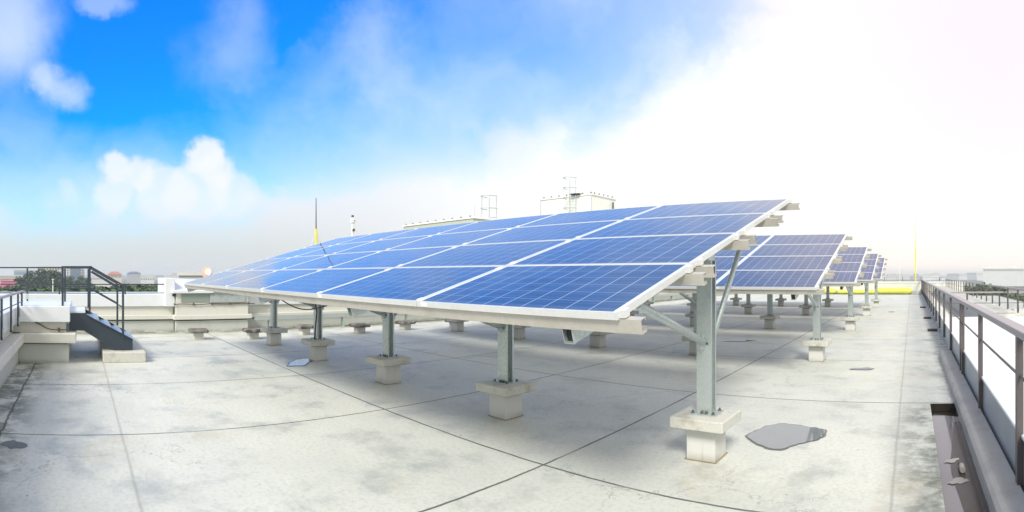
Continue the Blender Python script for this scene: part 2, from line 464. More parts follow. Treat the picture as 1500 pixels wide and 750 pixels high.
def wobble_ring(cx, cy, rx, ry, rot, seed, n=36, rough=.18):
    out = []
    for k in range(n):
        a = 2 * math.pi * k / n
        r = 1 + rough * noise.noise(Vector((math.cos(a) * 1.6 + seed, math.sin(a) * 1.6, seed * 3.1))) * 2
        x, y = rx * r * math.cos(a), ry * r * math.sin(a)
        out.append((cx + x * math.cos(rot) - y * math.sin(rot), cy + x * math.sin(rot) + y * math.cos(rot)))
    return out


# water standing in the gutter, and puddles on the deck
w = MB(); w.add([(GX0 + .002, Y0 - .3, -.075), (GX1 - .002, Y0 - .3, -.075), (GX1 - .002, 1.9, -.075), (GX0 + .05, 2.02, -.075), (GX0 + .002, 1.95, -.075)], [(0, 1, 2, 3, 4)])
tag(w.build('gutter_water', M['water']), kind='structure')
P1 = [(0.153, 0.642), (0.169, 0.722), (0.197, 0.865), (0.221, 0.932), (0.257, 1.066), (0.316, 1.124), (0.405, 1.189), (0.499, 1.17), (0.593, 1.149), (0.673, 1.115), (0.776, 1.104), (0.887, 1.045), (0.9, 0.916), (0.878, 0.769), (0.841, 0.676), (0.791, 0.658), (0.739, 0.589), (0.686, 0.529), (0.642, 0.438), (0.584, 0.361), (0.495, 0.354), (0.402, 0.407), (0.318, 0.465), (0.235, 0.56)]
def smooth_ring(P, it=2):
    for _ in range(it):
        Q = []
        for i in range(len(P)):
            a, b_ = Vector(P[i]), Vector(P[(i + 1) % len(P)])
            Q += [tuple(a * .75 + b_ * .25), tuple(a * .25 + b_ * .75)]
        P = Q
    return P
P1 = [(x + .016 * noise.noise(Vector((x * 17, y * 17, 1.5))), y + .016 * noise.noise(Vector((x * 17, y * 17, 7.5)))) for x, y in smooth_ring(P1)]
damp = [(.52 + (x - .52) * (1.05 + .06 * noise.noise(Vector((x * 9, y * 9, 3)))), .78 + (y - .78) * (1.05 + .06 * noise.noise(Vector((x * 9, y * 9, 3))))) for x, y in P1]
M['puddle'] = material('shallow rain water', (.20, .215, .23), .04, spec=.9, build=grimy(6, (.16, .16, .15), .35, .0))
M['damp'] = material('damp concrete', (.17, .18, .165), .4, build=grimy(9, (.09, .10, .085), .6, .2))
tag(flat_blob(P1, .008, 'puddle', M['puddle']), 'large rain puddle beside the nearest right-hand pedestal', 'puddle', 'rain puddles')
flat_blob(damp, .004, 'wet_rim', M['damp']).parent = bpy.data.objects['puddle']
for (cx, cy, rx, ry, rz, sd_, lab) in ((-7.0, -.45, .42, .17, -.75, 3, 'oval puddle on the floor joint under the array, near the fourth pedestal'),
                                      (-2.3, 7.75, .34, .12, .6, 5, 'thin dark puddle beneath the second solar array'),
                                      (.95, 4.6, .18, .10, .3, 9, 'small grey wet spot on open deck right of the second pedestal line')):
    pd_ = tag(flat_blob(wobble_ring(cx, cy, rx, ry, rz, sd_), .008, 'puddle', M['puddle']), lab, 'puddle', 'rain puddles')
    flat_blob(wobble_ring(cx, cy, rx * 1.16, ry * 1.2, rz, sd_), .004, 'wet_rim', M['damp']).parent = pd_


def drain(x, y, lab, r=.11):
    t_ = empty('roof_drain', (x, y, 0)); tag(t_, lab, 'drain', 'roof drains')
    m_ = MB(); m_.tube([(0, 0, .0), (0, 0, .014)], r, 20); m_.build('drain_ring', M['bolt'], t_)
    for k in range(5):
        q = (k - 2) * r * .34; l = math.sqrt(r * r - q * q) * .85
        m_ = MB(); m_.box(q - .008, q + .008, -l, l, .014, .022); m_.build('grate_bar', M['galv'], t_)
M['stain'] = material('dark water mark', (.15, .155, .135), .5, build=grimy(14, (.07, .075, .06), .7, .2))
tag(flat_blob(wobble_ring(-3.18, -4.93, .13, .10, .3, 4, rough=.25), .005, 'puddle', M['stain']), 'dark drying puddle by the cracked left floor edge', 'puddle', 'rain puddles')
drain(.89, 18.2, 'far small drain grate on the sunlit deck by the last pedestals', .13)

t_ = empty('pipe_fitting', (2.19, .16, -.07)); tag(t_, 'small pale round pipe fitting lying in the right gutter', 'fitting')
m_ = MB(); m_.tube([(0, -.05, .028), (0, .05, .028)], .026, 12); m_.build('collar', M['kerb'], t_)
m_ = MB(); m_.tube([(0, .052, .028), (-.01, .11, .026)], .019, 12); m_.build('spout', M['bolt'], t_)
for (x, y, r_, lb) in ((2.12, .42, .07, 'upper pale silt patch in the gutter water'), (2.15, -.05, .09, 'lower pale silt patch in the gutter water')):
    tag(flat_blob(wobble_ring(x, y, r_, r_ * .55, .5, x * y, rough=.3), -.068, 'silt_patch', M['kerb']), lb, 'silt patch')
# ------------------------------------------------------------------ right side: kerb, parapet, slab roof, outer parapet
k = MB(); k.extrude([(2.292, 0), (2.50, 0), (2.50, .155), (2.36, .14), (2.325, .125), (2.30, .095)], Y0 - .4, 'y', 6.0 - Y0 + .4)
tag(k.build('kerb', M['kerb']), 'rounded grey concrete kerb running beside the right gutter', 'kerb')
t_ = empty('parapet_wall', (2.53, 0, 0)); tag(t_, 'low grey parapet wall behind the near right railing', 'parapet')
m_ = MB(); m_.box(0, .22, Y0 - 9, Y1 + .2, -.2, .47); m_.build('wall_face', M['greypanel'], t_)
m_ = MB(); m_.box(-.02, 7.0, Y0 - 9, 9.35, .472, .50, bev=.006); m_.build('sheet_roof', M['sheet'], t_)
m_ = MB(); m_.box(-.01, .24, 9.36, Y1 + .2, .472, .52); m_.build('coping', M['wall'], t_)
for i, yy in enumerate((-3.5, -.4, 2.7, 5.8)):
    m_ = MB(); m_.box(.3, 7.0, yy, yy + .05, .50, .53); m_.build('seam', M['sheet'], t_)
m_ = MB(); m_.box(.22, 7.0, 9.05, 9.33, -.2, .468); m_.build('end_wall', M['wall'], t_)
t_ = empty('parapet_wall', (3.72, 9.36, 0)); tag(t_, 'outer cream parapet wall beyond the right walkway, carrying the long outer railing', 'parapet')
m_ = MB(); m_.box(0, .75, 0, Y1 - 9.3, -.2, .58); m_.build('wall_face', M['wall'], t_)
m_ = MB(); m_.box(-.03, .78, -.02, Y1 - 9.3, .582, .63, bev=.01); m_.build('coping', M['cap'], t_)
wk = MB(); wk.box(2.75, 3.72, 9.36, Y1, -.15, -.02); struct('path', wk, M['kerb'])


def railing(name, lab, y0, y1, posts, X, zb, zt, mids, mat, top=(.085, .045), post=(.05, .03), topmat=None, cat='railing', along='y', midr=.009, post_drop=None):
    """straight railing along world Y (or X when along='x') at X"""
    root = empty(name, (X, y0, 0) if along == 'y' else (y0, X, 0)); tag(root, lab, cat)
    def pt(u, v, z): return (v, u, z) if along == 'y' else (u, v, z)
    L = y1 - y0
    def bx(mb, u0, u1, v0, v1, z0, z1, bev=0):
        if along == 'y': mb.box(v0, v1, u0, u1, z0, z1, bev=bev)
        else: mb.box(u0, u1, v0, v1, z0, z1, bev=bev)
    m_ = MB(); bx(m_, 0, L, -top[0] / 2, top[0] / 2, zt - top[1], zt, bev=.004); m_.build('handrail', topmat or mat, root)
    for z in mids:
        m_ = MB(); m_.tube([pt(0, 0, z), pt(L, 0, z)], midr, 8); m_.build('mid_rail', mat, root)
    for p in posts:
        m_ = MB(); bx(m_, p - y0 - post[0] / 2, p - y0 + post[0] / 2, -post[1] / 2, post[1] / 2, zb, zt - top[1] - .001); po = m_.build('post', mat, root)
        m_ = MB(); bx(m_, p - y0 - post[0] / 2 - .02, p - y0 + post[0] / 2 + .02, post[1] / 2 + .001, post[1] / 2 + .012, zb + .04, zb + .16); m_.build('fixing_plate', M['galv'], po)
    return root

rp = [-4.9, -2.8, -.72, 1.38, 3.38, 3.66, 5.78, 7.9, 10.0, 12.1, 14.2, 16.3, 18.4, 20.5, 22.6, 24.7, 26.8, 28.9, 31, 33.1, 35.2, 37.3]
railing('safety_railing', 'near right safety railing with a wide pale handrail running to the far corner', -9.0, 38.4, rp, 2.505, .15, 1.235, (.90,), M['rail'], top=(.105, .05), post=(.07, .045), topmat=M['railtop'], midr=.011)
rp2 = [8.8 + 1.42 * i for i in range(21)]
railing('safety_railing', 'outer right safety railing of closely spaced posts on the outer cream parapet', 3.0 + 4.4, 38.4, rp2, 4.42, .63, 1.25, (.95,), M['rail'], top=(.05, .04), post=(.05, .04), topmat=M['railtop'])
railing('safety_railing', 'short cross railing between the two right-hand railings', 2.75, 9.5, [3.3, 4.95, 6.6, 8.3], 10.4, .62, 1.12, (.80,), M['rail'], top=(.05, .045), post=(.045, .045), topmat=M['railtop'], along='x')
b_ = MB(); b_.tube([(4.55, 8.9, .63), (4.75, 8.9, .95), (4.95, 8.9, 1.35)], .015, 8); tag(b_.build('brace_pole', M['alu']), 'slanted pale pole leaning against the cross railing on the right', 'pole')
# stand for the cross railing
m_ = MB(); m_.box(4.6, 9.5, 10.2, 10.6, -.2, .62); tag(m_.build('parapet_wall', M['wall']), 'low cream cross wall under the short cross railing at far right', 'parapet')

# ------------------------------------------------------------------ far end
t_ = empty('parapet_wall', (0, 38.6, 0)); tag(t_, 'far cream parapet wall closing the end of the roof', 'parapet')
m_ = MB(); m_.box(XW - .3, 6, 0, .3, -.2, .92); m_.build('wall_face', M['wall'], t_)
m_ = MB(); m_.box(XW - .3, 6, -.22, .0, -.1, .30); m_.build('plinth', M['wall_low'], t_)
m_ = MB(); m_.box(XW - .35, 6.05, -.05, .42, .922, 1.02, bev=.01); m_.build('coping', M['sheet'], t_)
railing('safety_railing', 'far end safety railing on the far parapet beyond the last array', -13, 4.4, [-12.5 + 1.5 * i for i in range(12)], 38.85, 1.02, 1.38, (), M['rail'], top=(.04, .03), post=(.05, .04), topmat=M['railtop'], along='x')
# lime yellow tarpaulin rolls
segs = [(-8.9, -7.2), (-7.1, -3.4), (-3.3, -.2)] 
segs = [(-9.0, -4.4, .22, 'left'), (-4.3, -1.2, .17, 'middle'), (-1.1, 1.75, .25, 'right')]
for i, (a, b__, r_, wh) in enumerate(segs):
    pts = []; n = 18
    m_ = MB()
    for k_ in range(n + 1):
        u = a + (b__ - a) * k_ / n
        pts.append((u, 38.12, .02 + r_))
    vs = []; fs = []; NN = 12
    for k_, p_ in enumerate(pts):
        rr = r_ * (1 + .16 * noise.noise(Vector((p_[0] * 1.3, i * 7, 0)))) * (.75 if k_ in (0, n) else 1)
        for q in range(NN):
            aa = 2 * math.pi * q / NN
            vs.append((p_[0], p_[1] + rr * math.cos(aa) * 1.1, max(.003, p_[2] + rr * math.sin(aa) * (1 + .1 * noise.noise(Vector((p_[0] * 2, q, i)))))))
    for k_ in range(n):
        for q in range(NN): fs.append((k_ * NN + q, k_ * NN + (q + 1) % NN, (k_ + 1) * NN + (q + 1) % NN, (k_ + 1) * NN + q))
    fs += [tuple(range(NN - 1, -1, -1)), tuple(range(n * NN, n * NN + NN))]
    m_.add(vs, fs)
    ob = m_.build('tarpaulin_roll', M['lime'], smooth=True)
    tag(ob, {'left': 'lime yellow roll farthest left along the foot of the far wall', 'middle': 'slimmer lime yellow roll in the middle along the far wall', 'right': 'fat lime yellow roll nearest the right railing along the far wall'}[wh], 'roll', 'lime yellow rolls along the far wall')
for (x, y, lab) in ((2.35, 24.0, 'nearest small brown block lying by the foot of the right parapet'), (2.3, 17.8, 'middle small brown block lying by the foot of the right parapet'), (2.3, 30.2, 'farthest small brown block lying by the foot of the right parapet')):
    pass
for (x, y, lab) in ((2.36, 10.6, 'nearest small brown block at the foot of the right parapet'), (2.34, 14.8, 'middle small brown block at the foot of the right parapet'), (2.3, 21.0, 'farthest small brown block at the foot of the right parapet')):
    m_ = MB(); m_.box(x - .16, x + .12, y - .07, y + .07, .002, .07, bev=.008); tag(m_.build('block', M['brown']), lab, 'block', 'small brown blocks by the right wall')
# lightning rods at far right
for (x, y, h, r_, mt, lab) in ((-1.9 + 3.95, 39.4, 6.2, .045, 'yellow', 'tall thin yellow lightning rod beyond the far right corner'), (.75, 39.6, 3.3, .02, 'white', 'short thin white rod left of the yellow lightning rod')):
    t_ = empty('lightning_rod', (x + (0 if mt != 'yellow' else -.0), y, .0)); tag(t_, lab, 'lightning rod')
    m_ = MB(); m_.tube([(0, 0, -.2), (0, 0, h * .6)], r_, 8); m_.build('pole', M[mt], t_)
    m_ = MB(); m_.tube([(0, 0, h * .6), (0, 0, h)], r_ * .55, 8, r2=r_ * .2); m_.build('tip', M[mt], t_)

# ------------------------------------------------------------------ left side parapet (runs along X at the left edge)
t_ = empty('parapet_wall', (0, -5.43, 0)); tag(t_, 'near left parapet wall with sloping ledge under white cladding', 'parapet')
LX0, LX1 = -7.69, 9.0
m_ = MB(); m_.box(-10.4, LX1, -.5, 0, -.2, .34); m_.build('wall_base', M['wall_low'], t_)
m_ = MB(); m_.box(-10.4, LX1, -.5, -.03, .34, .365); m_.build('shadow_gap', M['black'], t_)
m_ = MB(); m_.box(LX0, LX1, -.5, .11, .366, .54, bev=.012); m_.build('ledge', M['wall'], t_)
m_ = MB(); m_.box(-7.897, LX1, -.5, -.12, .542, .735); m_.build('upper_wall', M['wall'], t_)
m_ = MB(); m_.box(-10.5, LX1, -4.6, .004, .737, 1.018, bev=.006); m_.build('white_cladding', M['sheet'], t_)
for i in range(6):
    m_ = MB(); m_.box(-7.9 + 1.9 * i, -7.87 + 1.9 * i, -4.6, -.02, 1.018, 1.040); m_.build('seam', M['sheet'], t_)
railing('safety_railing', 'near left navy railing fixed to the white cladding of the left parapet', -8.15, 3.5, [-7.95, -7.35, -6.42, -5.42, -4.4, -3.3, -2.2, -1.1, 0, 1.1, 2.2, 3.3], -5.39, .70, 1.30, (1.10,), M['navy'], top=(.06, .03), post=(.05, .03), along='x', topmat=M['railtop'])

# stair box (low block projecting from the left parapet)
t_ = empty('stair_block', (-7.8, -4.52, 0)); tag(t_, 'stepped white and cream block at the left carrying the access platform', 'roof block')
m_ = MB(); m_.box(-2.6, 0, -.905, 0, -.02, .34); m_.build('base_wall', M['wall_low'], t_)
m_ = MB(); m_.box(-2.75, .10, -.905, .13, .365, .54, bev=.012); m_.build('ledge', M['wall'], t_)
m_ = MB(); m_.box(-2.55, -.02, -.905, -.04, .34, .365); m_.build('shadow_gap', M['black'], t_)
m_ = MB(); m_.box(-2.6, -.10, -1.06, -.06, .542, .735); m_.build('upper_wall', M['wall'], t_)
m_ = MB(); m_.box(-2.7, 0, -.898, 0.02, .737, 1.02, bev=.008); m_.build('white_cladding', M['sheet'], t_)
m_ = MB(); m_.tube([(-.05, -.62, .735), (-.05, -.52, .69), (-.05, -.42, .63), (-.05, -.32, .60), (-.05, -.22, .595), (-.05, -.05, .595)], .012, 8); m_.build('conduit', M['copper'], t_, smooth=True)
m_ = MB(); m_.box(-.07, -.02, -.20, -.16, .56, .63); m_.build('conduit_clip', M['copper'], t_)

# plinth block under the stair foot
m_ = MB(); m_.box(-11.4, -7.8, -3.90, -3.12, 0, .185, bev=.01); tag(m_.build('stair_plinth', M['cap']), 'low pale concrete plinth under the foot of the steel steps', 'plinth')

# steel access stair
t_ = empty('access_stair', (-8.05, -4.5, 0)); tag(t_, 'dark navy steel access steps with handrails climbing over the left block', 'steps')
def stringer(x):
    m_ = MB()
    prof = [(-.02, .88), (.26, .88), (1.16, .40), (1.16, .188), (.84, .188), (.25, .56), (-.02, .56)]
    m_.extrude(prof, x, 'x', -.012)
    for (p, q) in zip(prof[:3], prof[1:4]):
        pass
    m_.bar((x + .02, prof[1][0], prof[1][1] - .006), (x + .02, prof[2][0], prof[2][1] - .006), .05, .012)
    return m_.build('stringer', M['navy'], t_)
stringer(0); stringer(-1.45)
for i in range(4):
    yy = .30 + i * .22; zz = .74 - i * .125
    m_ = MB(); m_.box(-1.43, -.03, yy, yy + .24, zz, zz + .03); m_.build('tread', M['galv'], t_)
m_ = MB(); m_.box(-1.43, -.03, -.25, .28, .884, .915); m_.build('platform', M['sheet'], t_)
for x in (.0, -1.5):
    top = 1.74; n_ = 'handrail'
    m_ = MB()
    for a_, c_ in (((x, -.16, top), (x, .40, top)), ((x, .38, top), (x, .98, 1.40))): m_.bar(a_, c_, .045, .03)
    m_.bar((x, .98, 1.40), (x, .98, .40), .03, .04)
    m_.build(n_, M['navy'], t_)
    for yy, zb, zt in ((-.14, .90, 1.72), (.36, .89, 1.72)):
        m_ = MB(); m_.box(x - .018, x + .018, yy - .02, yy + .02, zb, zt); m_.build('post', M['navy'], t_)
    m_ = MB(); m_.bar((x, -.14, 1.34), (x, .36, 1.34), .02, .02); m_.bar((x, .36, 1.34), (x, .96, 1.0), .02, .02); m_.build('mid_rail', M['navy'], t_)
    m_ = MB(); m_.bar((x, .40, 1.66), (x, .96, 1.33), .025, .025); m_.build('lower_handrail', M['navy'], t_)
# platform railing continuing left over the white cladding
railing('safety_railing', 'tall navy railing on top of the left block, running out of the picture left', -7.9, -4.62, [-7.55, -6.95, -6.22, -5.47], -9.78, 1.02, 1.765, (1.20, 1.38), M['navy'], top=(.04, .03), post=(.035, .035), midr=.008)

# ------------------------------------------------------------------ back wall at X = -12.75 (left of the picture and behind the arrays)
def back_wall(y0, y1, X, lab, pan=True):
    t_ = empty('parapet_wall', (X, y0, 0)); tag(t_, lab, 'parapet')
    L = y1 - y0
    m_ = MB(); m_.box(-.4, 0, 0, L, -.2, .30); m_.build('wall_base', M['wall_low'], t_)
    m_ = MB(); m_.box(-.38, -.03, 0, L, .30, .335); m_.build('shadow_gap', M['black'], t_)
    m_ = MB(); m_.box(-.45, .07, -.0, L, .335, .46, bev=.012); m_.build('ledge', M['wall'], t_)
    m_ = MB(); m_.box(-.4, -.06, 0, L, .462, .70); m_.build('upper_wall', M['wall'], t_)
    if pan:
        m_ = MB(); m_.box(-2.2, 0.0, 0, L, .702, 1.04, bev=.008); m_.build('white_cladding', M['sheet'], t_)
    return t_
back_wall(-9.0, -1.68, -13.0, 'back left parapet wall with white cladding behind the steel steps')
back_wall(.42, 38.3, -13.0, 'long back parapet wall running behind the arrays')
railing('safety_railing', 'thin navy railing on the back parapet left of the projecting bay', -9.0, -1.86, [-8.1, -7.05, -6.0, -4.9, -3.05, -1.9], -13.1, .76, 1.335, (1.075,), M['navy'], top=(.035, .03), post=(.04, .03), midr=.012)
# projecting bay with louvre, coping and cable
t_ = empty('wall_bay', (-12.76, -1.65, 0)); tag(t_, 'projecting cream wall bay with dull green louvre under the left end of the array', 'wall bay')
m_ = MB(); m_.box(-1.6, 0, 0, 2.1, -.2, .30); m_.build('base', M['wall_low'], t_)
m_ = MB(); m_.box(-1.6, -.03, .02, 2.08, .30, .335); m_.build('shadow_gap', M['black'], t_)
m_ = MB(); m_.box(-1.6, .08, -.08, 2.2, .335, .46, bev=.012); m_.build('ledge', M['wall'], t_)
m_ = MB(); m_.box(-1.6, 0, 0, 2.1, .462, 1.07); m_.build('upper_wall', M['wall'], t_)
m_ = MB(); m_.box(.003, .02, .14, .95, .83, 1.05); m_.build('louvre', M['olive_glass'], t_)
m_ = MB(); m_.box(.003, .05, .97, 2.0, .80, 1.06, bev=.01); m_.build('mottled_cover', M['cyl'], t_)
m_ = MB(); m_.box(-1.7, .10, -.12, 2.3, 1.072, 1.16, bev=.015); m_.build('coping', M['sheet'], t_)
m_ = MB(); m_.box(-1.5, -.10, -.30, -.02, .70, 1.50, bev=.01); m_.build('corner_post', M['sheet'], t_)
m_ = MB(); m_.add([(-1.6, -.2, 1.165), (-.1, -.2, 1.165), (-.1, 2.2, 1.165), (-1.6, 2.2, 1.165), (-1.4, -.1, 1.50), (-.7, -.1, 1.42), (-.7, 2.0, 1.30), (-1.4, 2.0, 1.38)],
                  [(0, 1, 2, 3), (4, 5, 6, 7), (0, 1, 5, 4), (1, 2, 6, 5), (2, 3, 7, 6), (3, 0, 4, 7)]); m_.build('hip_cover', M['sheet'], t_)
m_ = MB()
cp = [(.035, -.05 + .18 * i, .765 + .012 * math.sin(i * 1.3)) for i in range(14)]
m_.tube(cp, .012, 6); m_.build('conduit', M['copper'], t_, smooth=True)
for i in (0, 3, 6, 9, 12):
    m_ = MB(); m_.box(.0, .05, cp[i][1] - .02, cp[i][1] + .02, .735, .80); m_.build('conduit_clip', M['bolt'], t_)
m_ = MB(); m_.box(-.08, -.005, -.10, -.02, .99, 1.06); m_.build('junction_box', M['black'], t_)

# galvanised cable tray on the foot of the back wall
t_ = empty('cable_tray', (-12.55, .6, 0)); tag(t_, 'long galvanised cable tray low along the back parapet', 'cable tray')
m_ = MB(); m_.extrude([(-.1, .30), (.1, .30), (.1, .40), (.092, .40), (.092, .308), (-.092, .308), (-.092, .40), (-.1, .40)], 0, 'y', 30); m_.build('channel', M['galv'], t_)
for i in range(13):
    m_ = MB(); m_.box(-.07, .07, .4 + 2.4 * i, .46 + 2.4 * i, 0, .298); m_.build('leg', M['galv'], t_)

# ------------------------------------------------------------------ solar arrays
TILT = math.atan2(1.068, 3.729)
Ly0, Lz0 = -2.076, 1.405                       # lower front edge of the panel plane, relative to the post line
SLOPE = math.hypot(3.729, 1.068)
XR, CW = .37, 1.659                            # right end and column pitch
PITCH, BAY = 5.409, 2.397
T = Matrix.Translation((0, Ly0, Lz0)) @ Matrix.Rotation(TILT, 4, 'X')       # s = up the slope, n = normal; panel top surface at n = 0
rowh = SLOPE / 4


def make_panel(root):
    w_, h_ = 1.650, rowh - .009
    m_ = MB()
    m_.add([(.012, .012, 0), (w_ - .012, .012, 0), (w_ - .012, h_ - .012, 0), (.012, h_ - .012, 0)], [(0, 1, 2, 3)])
    m_.add([(.012, .012, -.006), (.012, h_ - .012, -.006), (w_ - .012, h_ - .012, -.006), (w_ - .012, .012, -.006)], [(0, 1, 2, 3)], 1)
    me = bpy.data.meshes.new('solar_panel'); me.from_pydata(m_.v, [], m_.f)
    me.materials.append(M['cells']); me.materials.append(M['backsheet'])
    me.polygons[1].material_index = 1
    uv = me.uv_layers.new(name='UVMap')
    sy = .990 / h_
    for lp in me.loops:
        v = me.vertices[lp.vertex_index].co; uv.data[lp.index].uv = (v.x, v.y * sy)
    o = link('solar_panel', me, root)
    f = MB()
    a, d, lip = 0.0, .038, .0105
    for (x0, x1, y0, y1) in ((0, w_, 0, lip), (0, w_, h_ - lip, h_), (0, lip, lip, h_ - lip), (w_ - lip, w_, lip, h_ - lip)):
        f.box(x0, x1, y0, y1, -d, .003)
    f.build('frame', M['alu'], o)
    jb = MB(); jb.box(w_ / 2 - .06, w_ / 2 + .06, h_ - .17, h_ - .06, -.03, -.008); jb.build('junction_box', M['black'], o)
    return o


arr = empty('solar_array', (0, 0, 0))
table = None
proto = make_panel(arr)
tb = kids()
for c in range(6):
    for r in range(4):
        p = proto if (c, r) == (0, 0) else copy_tree(proto, tb, arr)
        x = XR - CW * c - 1.654
        p.matrix_local = T @ Matrix.Translation((x, r * rowh + .0045, 0))

# purlins: lipped C channels along X
def purlin_mesh():
    m_ = MB(); L = 6 * CW + .22; a, b_, h = -.024, .026, .076
    prof = [(b_, 0), (a, 0), (a, -h), (b_, -h), (b_, -h + .016), (b_ - .004, -h + .016), (b_ - .004, -h + .004), (a + .004, -h + .004), (a + .004, -.004), (b_ - .004, -.004), (b_ - .004, -.016), (b_, -.016)]
    m_.extrude(prof, 0, 'x', -L); return m_.mesh('purlin', M['beige_alu'])
pm = purlin_mesh()
cm = MB(); cm.box(-.02, .02, -.025, .025, -.036, .010, bev=.003); clamp_me = cm.mesh('clamp', M['alu'])
spots = [.05, rowh - .09, rowh + .09, 2 * rowh - .09, 2 * rowh + .09, 3 * rowh - .09, 3 * rowh + .09, 4 * rowh - .07]
PUR = []
for s_ in spots:
    o = link('purlin', pm, arr); o.matrix_local = T @ Matrix.Translation((XR + .115, s_, -.040)); PUR.append((o, s_))
    for c in range(7):
        q = link('clamp', clamp_me, o); q.location = (-.115 - CW * c + (.012 if c == 0 else .0) , 0, .04) if c not in (0, 6) else ((-.105, 0, .04) if c == 0 else (-.115 - 6 * CW - .012, 0, .04))
# white stickers on the front purlin / panel front edge
sm = MB(); sm.box(-.035, .035, -.0025, 0, -.033, -.004); sm_me = sm.mesh('sticker', M['white'])
for c in range(1, 6):
    q = link('sticker', sm_me, arr); q['label'] = 'small white sticker on the front frame edge'
    q.matrix_local = T @ Matrix.Translation((XR - CW * c + .09, .004, 0))

# rafters, posts, braces
raf = MB()
for bx_ in ((-.034, .034, -.004, 0), (-.034, .034, -.090, -.086), (-.034, -.030, -.086, -.004), (.030, .034, -.086, -.004)): raf.box(bx_[0], bx_[1], 0, SLOPE - .25, bx_[2], bx_[3])
raf.box(-.029, .029, .10, .11, -.085, -.005)
raf_me = raf.mesh('rafter', M['galv'])
end = MB(); end.box(-.0295, .0295, .03, .035, -.0855, -.0045); end_me = end.mesh('end_shade_plate', M['black'])  # black plate painting the dark inside of the hollow rafter
def surf(y): return Lz0 + (y - Ly0) * math.tan(TILT)
postm = MB()
for s_ in (-1, 1): postm.box(-.068, .068, s_ * .056 - .004, s_ * .056 + .004, .392, 1.72)
postm.box(-.036, -.028, -.052, .052, .392, 1.72); postm.box(.006, .014, -.052, .052, .392, 1.72)
for s_ in (-1, 1): postm.box(.0635, .068, s_ * .056 - s_ * .020 - .0, s_ * .056 - s_ * .004, .392, 1.72) if s_ > 0 else postm.box(.0635, .068, -.052, -.036, .392, 1.72)
post_me = postm.mesh('support_post', M['galv'])
bp = MB(); bp.box(-.125, .125, -.105, .105, .380, .392); bp_me = bp.mesh('base_plate', M['galv'])
blt = MB(); blt.tube([(0, 0, 0), (0, 0, .024)], .009, 6); blt.tube([(0, 0, .0), (0, 0, .010)], .016, 6); bolt_me = blt.mesh('bolt', M['bolt'])
def brace_mesh(a, c, r):
    m_ = MB(); m_.tube([a, c], r, 12); d = (Vector(c) - Vector(a)).normalized()
    m_.bar(Vector(a) - d * .06, Vector(a) + d * .05, .012, .05)
    return m_.mesh('brace', M['galv'], smooth=False)
br1 = brace_mesh((-.0, -.10, 1.02), (-.0, -1.22, 1.40), .032)
br2 = brace_mesh((.01, .10, 1.00), (.01, 1.00, 1.985), .027)
for me_ in (br1, br2):
    for pl in me_.polygons: pl.use_smooth = len(pl.vertices) == 4 and pl.area > .004
gus_me = []
for bx_ in ((-.008, .008, -.12, -.0605, .95, 1.09), (-.008, .008, .0605, .12, .93, 1.07), (-.05, .05, -.075, .075, 1.722, 1.80)):
    gg = MB(); gg.box(*bx_); gus_me.append(gg.mesh('gusset', M['galv']))
for i in range(5):
    x = -BAY * i
    if i == 4: x = -9.50
    rf = link('rafter', raf_me, arr); rf.matrix_local = T @ Matrix.Translation((x, .04, -.118))
    e_ = link('end_shade_plate', end_me, rf)
    po = link('support_post', post_me, arr); po.location = (x, 0, 0)
    link('base_plate', bp_me, po); [link('gusset', g_, po) for g_ in gus_me]
    link('brace', br1, po); link('brace', br2, po)
    for (bx_, by_) in ((-.095, -.08), (.095, -.08), (-.095, .08), (.095, .08), (-.012, -.075), (.03, -.075)):
        b2 = link('bolt', bolt_me, po); b2.location = (bx_, by_, .392)
    for zz in (1.0, 1.66):
        for xx in (-.03, .03):
            b2 = link('bolt', bolt_me, po); b2.location = (xx, -.060, zz); b2.rotation_euler = (R(90), 0, 0); b2.scale = (.8, .8, .4)
# sagging cable beneath
m_ = MB(); m_.tube([(-5.0 + .12 * i, -1.62, 1.255 - .09 * math.sin(math.pi * i / 12)) for i in range(13)], .008, 6); m_.build('cable', M['black'], arr, smooth=True)
m_ = MB(); m_.tube([(-7.05, -.1, 1.5), (-7.08, -.12, 1.2), (-7.03, -.10, .9), (-7.10, -.10, .6), (-7.08, -.12, .40)], .014, 6); m_.build('cable', M['black'], arr, smooth=True)

names = ['nearest and largest solar array filling the middle of the picture', 'second solar array from the camera, directly behind the nearest one',
         'third solar array from the camera', 'fourth solar array from the camera', 'fifth solar array, the smallest and farthest away']
tag(arr, names[0], 'solar array', 'tilted solar arrays in rows')
tb = kids()
for i in range(1, 5):
    a = copy_tree(arr, tb); a.location = (0, PITCH * i, 0); a['label'] = names[i]

